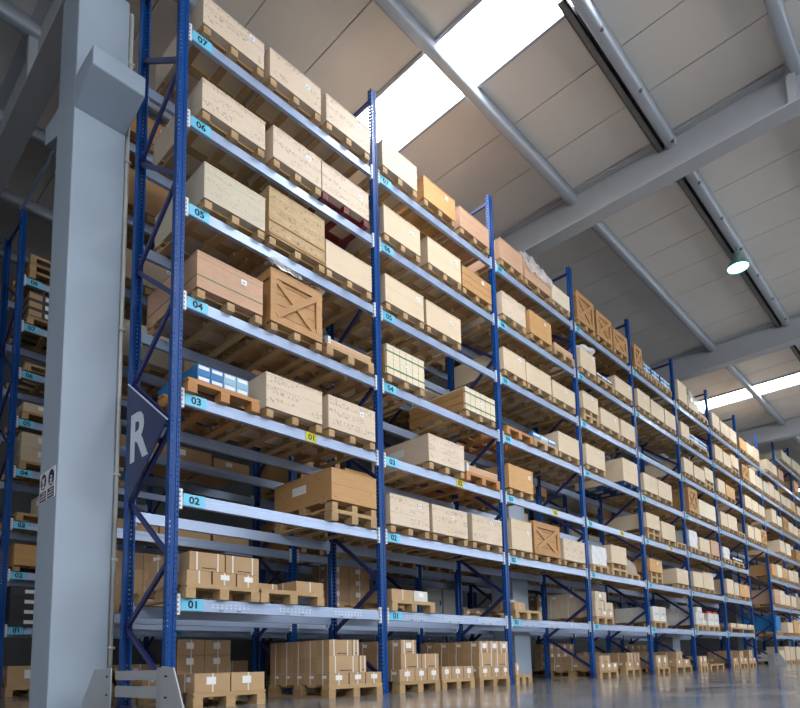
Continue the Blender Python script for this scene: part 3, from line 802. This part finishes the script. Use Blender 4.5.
YF = -.06
count = {}
for b_, l, kind, x0, x1, h, opts in CRATES:
    z = LEVELS[l]+.062
    k = count.get((b_, l), 0); count[(b_, l)] = k+1
    w = x1-x0
    pos = '%s along level %s, %s' % (ORD[k], NW[l], bays(b_))
    grp = 'crates on beam level '+NW[l]
    if kind in LOOK:
        look = LOOK[kind]
        if 'R' in opts: look = 'plywood crate on dark red skids'
        if 'B' in opts: look = 'pale plywood crate on blue skids'
        if 'F' in opts or 'H' in opts: look = ('timber crate' if kind == 'X' else 'plywood crate')+' under clear film'
        crate(x0, YF, z, w, h, kind, opts, look+', '+pos, grp)
    elif kind == 'pal':
        pallet(x0, YF, z, w, 'empty wooden pallet, '+pos, 'pallets on the rack', mat='pallet_orange' if b_ == 2 else 'pallet_timber')
    elif kind == 'low':
        pallet(x0, YF, z, w, 'pallet under flat crate, '+pos, 'pallets on the rack', mat='pallet_orange' if b_ == 1 else 'pallet_timber')
        t = tag(MB().box(0, w-.08, 0, .9, 0, max(.06, h-.144), 'ply_pink').build('flat_crate', None, (x0+.04, YF+.02, z+.1455)), 'flat pinkish crate, '+pos, 'crate', grp)
        MB().box(-.002, w-.078, -.003, .02, max(.06, h-.144)-.012, max(.06, h-.144)+.002, 'ply_plain').build('edge_batten', t)
        if b_ < 2: MB().box(-.012, .03, -.01, .05, 0, max(.06, h-.144)+.03, 'foil_white').build('foil_wrap', t, label='white foil edge')
    elif kind in ('blu', 'blk'):
        pallet(x0, YF, z, w, 'pallet under blue boxes, '+pos, 'pallets on the rack', mat='pallet_orange' if b_ == 0 else 'pallet_timber')
        hh = h-.144
        if b_ in (4, 5): hh = .22
        if b_ == 0: small_boxes(x0+.16, YF+.12, z+.1455, .60, .24, ['box_blue', 'box_blue', 'box_light_blue', 'box_light_blue'], pos, 'blue boxes on the rack', .9, 4)
        else: small_boxes(x0+.02, YF+.03, z+.1455, w-.04, max(.12, hh), ['box_blue', 'box_light_blue', 'box_blue'] if kind == 'blu' else ['box_navy', 'box_blue', 'box_navy'], pos, 'blue boxes on the rack', .9, 3 if w < 1 else 4, 1 if hh < .2 else 2)
    elif kind == 'foil':
        pallet(x0, YF, z, w, 'pallet under white wrapped load, '+pos, 'pallets on the rack')
        wrapped(x0+.01, YF+.01, z+.1455, w-.02, h-.144, 1.1, 'white wrapped load, '+pos, 'white wrapped loads')
# carton stacks on pallets
cnt = {}
LN = ['bottom layer', 'second layer', 'top layer']
for b_, l, x0, x1, sb, layers, rows in STACKS:
    z = 0 if l == 0 else LEVELS[l]+.062
    k = cnt.get((b_, l), 0); cnt[(b_, l)] = k+1
    y = YF+sb; w = x1-x0
    lv = 'floor' if l == 0 else 'level '+NW[l]
    pallet(x0, y, z, w, ('empty wooden pallet' if not layers else 'wooden pallet under cartons')+', %s %s pallet, %s' % (ORD[k], lv, bays(b_)), 'carton pallets', mat='pallet_timber')
    d = 1.16/max(rows, 1); zz = z+.1455
    if rows == 1: d = .5
    if rows == 2: d = .45
    pale = b_ >= 3
    for j, (h, xs) in enumerate(layers):
        ln = LN[j] if len(layers) > 1 else 'single layer'
        if j == len(layers)-1 and len(layers) > 1: ln = 'top layer'
        for i, (a, c) in enumerate(xs):
            for q in range(rows):
                if q and i and (l == 0 or q > 1): continue
                mat = 'carton_pale' if pale and l == 1 else 'carton_brown'
                if b_ == 1 and l == 1 and i == 1: mat = 'carton_white'
                if b_ == 4 and l == 1 or b_ == 5 and l == 1: mat = 'carton_white'
                wh = 'white' if mat == 'carton_white' else 'brown'
                where = ('%s across' % ORD[i]) if q == 0 else '%s row' % ORD[q]
                carton_box(a+.002, y+.015+q*(d+.003), zz, c-a-.004, d-.003, h, '%s carton, %s, %s%s, %s %s pallet, %s' % (wh, ln, where, '' if q == 0 or i == 0 else ' inner', ORD[k], lv, bays(b_)), 'cartons, %s' % lv, mat, straps=1 if (j == 0) else 2, sticker=(j == 0 and (l == 0 or i > 0)) or (j == 2 and b_ > 0), ink=(j > 0 and q == 0))
        zz += h
def extra(o): return o
# single items
z1 = LEVELS[1]+.062
carton_box(.985, .22, z1+.1455, .36, .5, .10, 'low brown carton at the back of second level one pallet, first bay from R sign', 'cartons, level one')
pallet(6.5-.02+.03, .62, z1, .8, 'half-hidden wooden pallet behind the front one on level one, third bay from R sign', 'carton pallets', d=.5)
tag(MB().box(0, .22, 0, .3, 0, .27, 'carton_pale').box(.09, .12, -.003, .3, 0, .272, 'strap_white').build('carton', None, (6.62, .66, z1+.1455)), 'tall pale carton on level one, third bay from R sign', 'box', 'cartons, level one')
# red-topped boxes
for x in (15.04, 15.5):
    tag(MB().box(0, .36, 0, .42, 0, .05, 'red_cap').build('box_lid', None, (x, YF+.03, z1+.1455+.12+.208+.001)), 'red lid on white carton, %s along, sixth bay from R sign' % ('first' if x < 15.2 else 'second'), 'lid', 'red lids on level one')
# grey tarpaulin bundle on level two, fourth bay
pallet(10.1, YF+.1, LEVELS[2]+.062, .84, 'pallet under grey tarpaulin bundle, level two, fourth bay from R sign', 'pallets on the rack')
wrapped(10.12, YF+.12, LEVELS[2]+.062+.1455, .8, .48, 1.05, 'rounded grey tarpaulin bundle on level two, fourth bay from R sign', 'bundles', 'tarp_grey', True)

# bays beyond the passage
r = random.Random(21)
FB = [(19.6, 22.25, range(4, 8), 'bay over the far passage'), (22.25, 24.8, range(1, 8), 'first bay past the passage'), (24.8, 27.5, range(1, 9), 'second bay past the passage'), (27.5, 30.2, range(1, 9), 'third bay past the passage')]
for bi, (a, c, lv, nm) in enumerate(FB):
    for l in lv:
        z = L8[l]+.062; n = 3; step = (c-a-.18)/n
        for k in range(n):
            if r.random() < .12 and not (bi == 0 and l == 7): continue
            pos = '%s along level %s, %s' % (ORD[k], NW[l], nm); x = a+.09+k*step+.005; w = step-r.choice([.04, .07, .1])
            if bi == 1 and l == 1 and k == 0:
                pallet(x, YF, z, w, 'pallet under blue wrapped load, '+pos, 'pallets on the rack'); wrapped(x, YF+.02, z+.1455, w, .55, 1.1, 'bright blue wrapped load, '+pos, 'blue wrapped loads', 'box_blue'); continue
            kind = r.choice(['ply', 'ply', 'ply', 'plyo', 'plyw', 'plyg', 'X' if l > 3 else 'plyp'])
            if bi == 2 and l == 7 and k == 0: kind = 'plyp'
            if bi >= 2 and l == 8: kind = 'plyg'
            if bi == 0 and l == 7: kind = ['plyo', 'ply', 'ply'][k]
            if bi == 0 and l == 4: kind = ['ply', 'ply', 'X'][k]
            crate(x, YF, z, w, r.choice([.47, .5, .52, .56, .62 if l < 8 else .45]), kind, '', LOOK[kind]+', '+pos, 'crates on beam level '+NW[l])
    if bi: 
        for k in range(3):
            step = (c-a-.14)/3; x = a+.095+k*step
            pallet(x, YF, 0, step-.05, 'wooden pallet under cartons, %s on floor, %s' % (ORD[k], nm), 'carton pallets')
            carton_box(x+.02, YF+.02, .1455, step-.1, .6, r.uniform(.25, .5), 'brown carton, %s on floor, %s' % (ORD[k], nm), 'cartons, floor', 'carton_pale')

# ---------------------------------------------------------------- goods on the rack behind (their backs face the camera)
r = random.Random(5)
BY = RY-.05
def back_stack(x, z, w, nx, ny, nz, ch, where, mat='carton_brown', stick=True):
    pallet(x, BY, z, w, 'shaded pallet under dark carton stack, '+where, 'pallets on the rear rack')
    cw = w/nx
    for k in range(nz):
        for i in range(nx):
            for q in range(ny):
                if q and i: continue
                carton_box(x+i*cw+.002, BY+.01+q*.38, z+.1455+k*ch, cw-.006, .375, ch, 'shaded brown carton, %s layer, %s %s, %s' % (['lowest', 'second', 'third', 'topmost'][k], ORD[i] if not q else ORD[q], 'across' if not q else 'row', where), 'cartons on the rear rack', mat, 1, stick)
for bi, l, x, w, nx, ny, nz, ch in ((0, 0, .98, .75, 2, 1, 3, .2), (1, 1, 3.4, .9, 2, 1, 4, .19), (1, 0, 4.5, .9, 2, 1, 3, .2), (2, 1, 6.8, 1.25, 4, 1, 1, .22), (2, 0, 5.75, .9, 2, 1, 3, .2), (3, 1, 9.5, 1.55, 5, 1, 3, .21), (3, 0, 9.9, 1.2, 4, 1, 3, .2), (4, 1, 12.4, 1.4, 4, 1, 3, .2), (4, 0, 11.5, 1.0, 3, 1, 2, .2), (5, 0, 14.3, 1.2, 3, 1, 3, .2), (5, 1, 15.2, 1.4, 4, 1, 3, .2), (6, 0, 17.2, 1.2, 3, 1, 2, .2), (0, 1, .15, .75, 2, 1, 3, .2)):
    back_stack(x, 0 if l == 0 else LEVELS[l]+.062, w, nx, ny, nz, ch, 'rear rack, %s, %s' % ('floor' if l == 0 else 'level one', ORD[bi]+' bay' ))
# two pale cabinets on the rear rack
pallet(5.71, BY, z1, .95, 'shaded pallet under two grey cabinets, rear rack, third bay', 'pallets on the rear rack')
for i in range(2):
    t = tag(MB().box(0, .44, 0, .6, 0, .56, 'cabinet_grey').build('cabinet', None, (5.73+i*.46, BY+.02, z1+.1455)), 'plain grey cabinet on the rear rack, %s of two, third bay' % ORD[i], 'cabinet', 'grey cabinets')
    MB().box(.02, .42, -.006, .001, .03, .53, 'cabinet_grey').build('door', t); MB().box(.37, .385, -.02, -.005, .24, .33, 'ink_black').build('handle', t)
for bi in range(7):
    for l in range(2, 8):
        for k in range(3):
            if bi > 3 and l > 4 or bi == 0 and l in (2, 3): continue
            if r.random() < (.45 if l < 5 else .3): continue
            x = bi*BAY+.10+k*.89; kind = r.choice(['ply', 'kno', 'plyg', 'plyo', 'ply'])
            crate(x, BY, LEVELS[l]+.062, .78, r.uniform(.42, .62), kind, '', 'shaded '+LOOK[kind].replace('pale ', '')+', rear rack, %s along level %s, %s bay' % (ORD[k], NW[l], ORD[bi]), 'crates on the rear rack')
for i, (x, w, h) in enumerate(((.12, .62, .13), (.76, .7, .16), (1.5, .55, .12))):
    for l in (2, 3):
        carton_box(x, BY+.1, LEVELS[l]+.062, w, .8, h+.03*(l == 3), 'flat shaded carton on the rear rack, %s along level %s, first bay' % (ORD[i], NW[l]), 'cartons on the rear rack', 'carton_brown', 0, l == 3)
# ---------------------------------------------------------------- goods on the dim rack beyond the aisle
ay = AY-.05
def adim(l): return 0 if l == 0 else ALEV[l]+.062
for k in range(2):
    for q in range(3): pallet(.16+k*.92, ay, adim(8)+q*.145, .82, 'bare pallet, %s of stack %s, top of the dim rack' % (['lowest', 'middle', 'topmost'][q], 'beside the post' if k == 0 else 'behind the column'), 'pallets on the dim rack')
    pallet(.16+k*.92, ay, adim(7), .82, 'pallet under three flat boxes, %s along level seven of the dim rack' % ORD[k], 'pallets on the dim rack')
    for q in range(3):
        t = tag(MB().box(0, .78, 0, 1.1, 0, .155, 'box_dark_grey').box(-.002, .2, -.002, 1.0, .02, .12, 'carton_brown').build('flat_box', None, (.18+k*.92, ay+.01, adim(7)+.1455+q*.157)), 'flat dark box with white label, %s layer, %s stack, level seven dim rack' % (['bottom', 'middle', 'top'][q], ORD[k]), 'box', 'flat boxes on the dim rack')
        MB().box(.25, .62, -.004, .001, .04, .12, 'sticker_white').build('sticker', t)
    pallet(.16+k*.92, ay, adim(6), .82, 'empty pallet, %s along level six of the dim rack' % ORD[k], 'pallets on the dim rack')
    pallet(.16+k*.92, ay, adim(5), .82, 'pallet under low carton, %s along level five of the dim rack' % ORD[k], 'pallets on the dim rack')
    carton_box(.18+k*.92, ay+.02, adim(5)+.1455, .7, .8, .16, 'low brown carton, %s along level five of the dim rack' % ORD[k], 'cartons on the dim rack', 'carton_pale', 0, True)
    pallet(.16+k*.92, ay, adim(4), .82, 'pallet under carton pair, %s along level four of the dim rack' % ORD[k], 'pallets on the dim rack')
    for q in range(2): carton_box(.18+k*.92, ay+.02, adim(4)+.1455+q*.25, .78, .8, .25, '%s pale carton, %s along level four of the dim rack' % (['lower', 'upper'][q], ORD[k]), 'cartons on the dim rack', 'carton_pale', 0, True)
    pallet(.16+k*.92, ay, adim(3), .82, 'pallet under small carton, %s along level three of the dim rack' % ORD[k], 'pallets on the dim rack')
    carton_box(.5+k*.92, ay+.02, adim(3)+.1455, .3, .5, .36, 'small pale carton, %s along level three of the dim rack' % ORD[k], 'cartons on the dim rack', 'carton_pale', 0, True)
    crate(.16+k*.92, ay, adim(2), .8, .46, 'plyo', '', 'orange-tan plywood crate, %s along level two of the dim rack' % ORD[k], 'crates on the dim rack')
    for q in range(4):
        t = tag(MB().box(0, .6, 0, .8, 0, .165, 'box_dark_grey').box(-.004, .604, -.008, .8, .14, .165, 'box_dark_grey').build('storage_bin', None, (.14+k*.64, ay, adim(1)+q*.168)), 'dark grey bin, %s of stack %s, level one dim rack' % (['lowest', 'second', 'third', 'topmost'][q], 'beside the post' if k == 0 else 'behind the column'), 'bin', 'dark bins on the dim rack')
        MB().box(.2, .36, -.011, -.007, .05, .11, 'sticker_white').build('sticker', t)
for i in range(0, 5):
    for k in range(3):
        for l in (0, 1):
            if i == 0 and l == 1: continue
            if r.random() < .25: continue
            x = .04+i*BAY+.1+k*.88; pos = '%s along %s of the dim rack, %s bay' % (ORD[k], 'floor' if l == 0 else 'level one', ORD[i])
            pallet(x, ay, adim(l), .8, 'pallet under carton, '+pos, 'pallets on the dim rack')
            carton_box(x+.02, ay+.02, adim(l)+.1455, .74, .8, r.uniform(.3, .5), 'brown carton, '+pos, 'cartons on the dim rack', r.choice(['carton_brown', 'carton_pale']), 1, True)
for o in bpy.data.objects:
    if o.type == 'MESH' and o.name.split('.')[0] in ('roof_purlin', 'reflector', 'lens', 'conduit'):
        for p in o.data.polygons: p.use_smooth = len(p.vertices) == 4
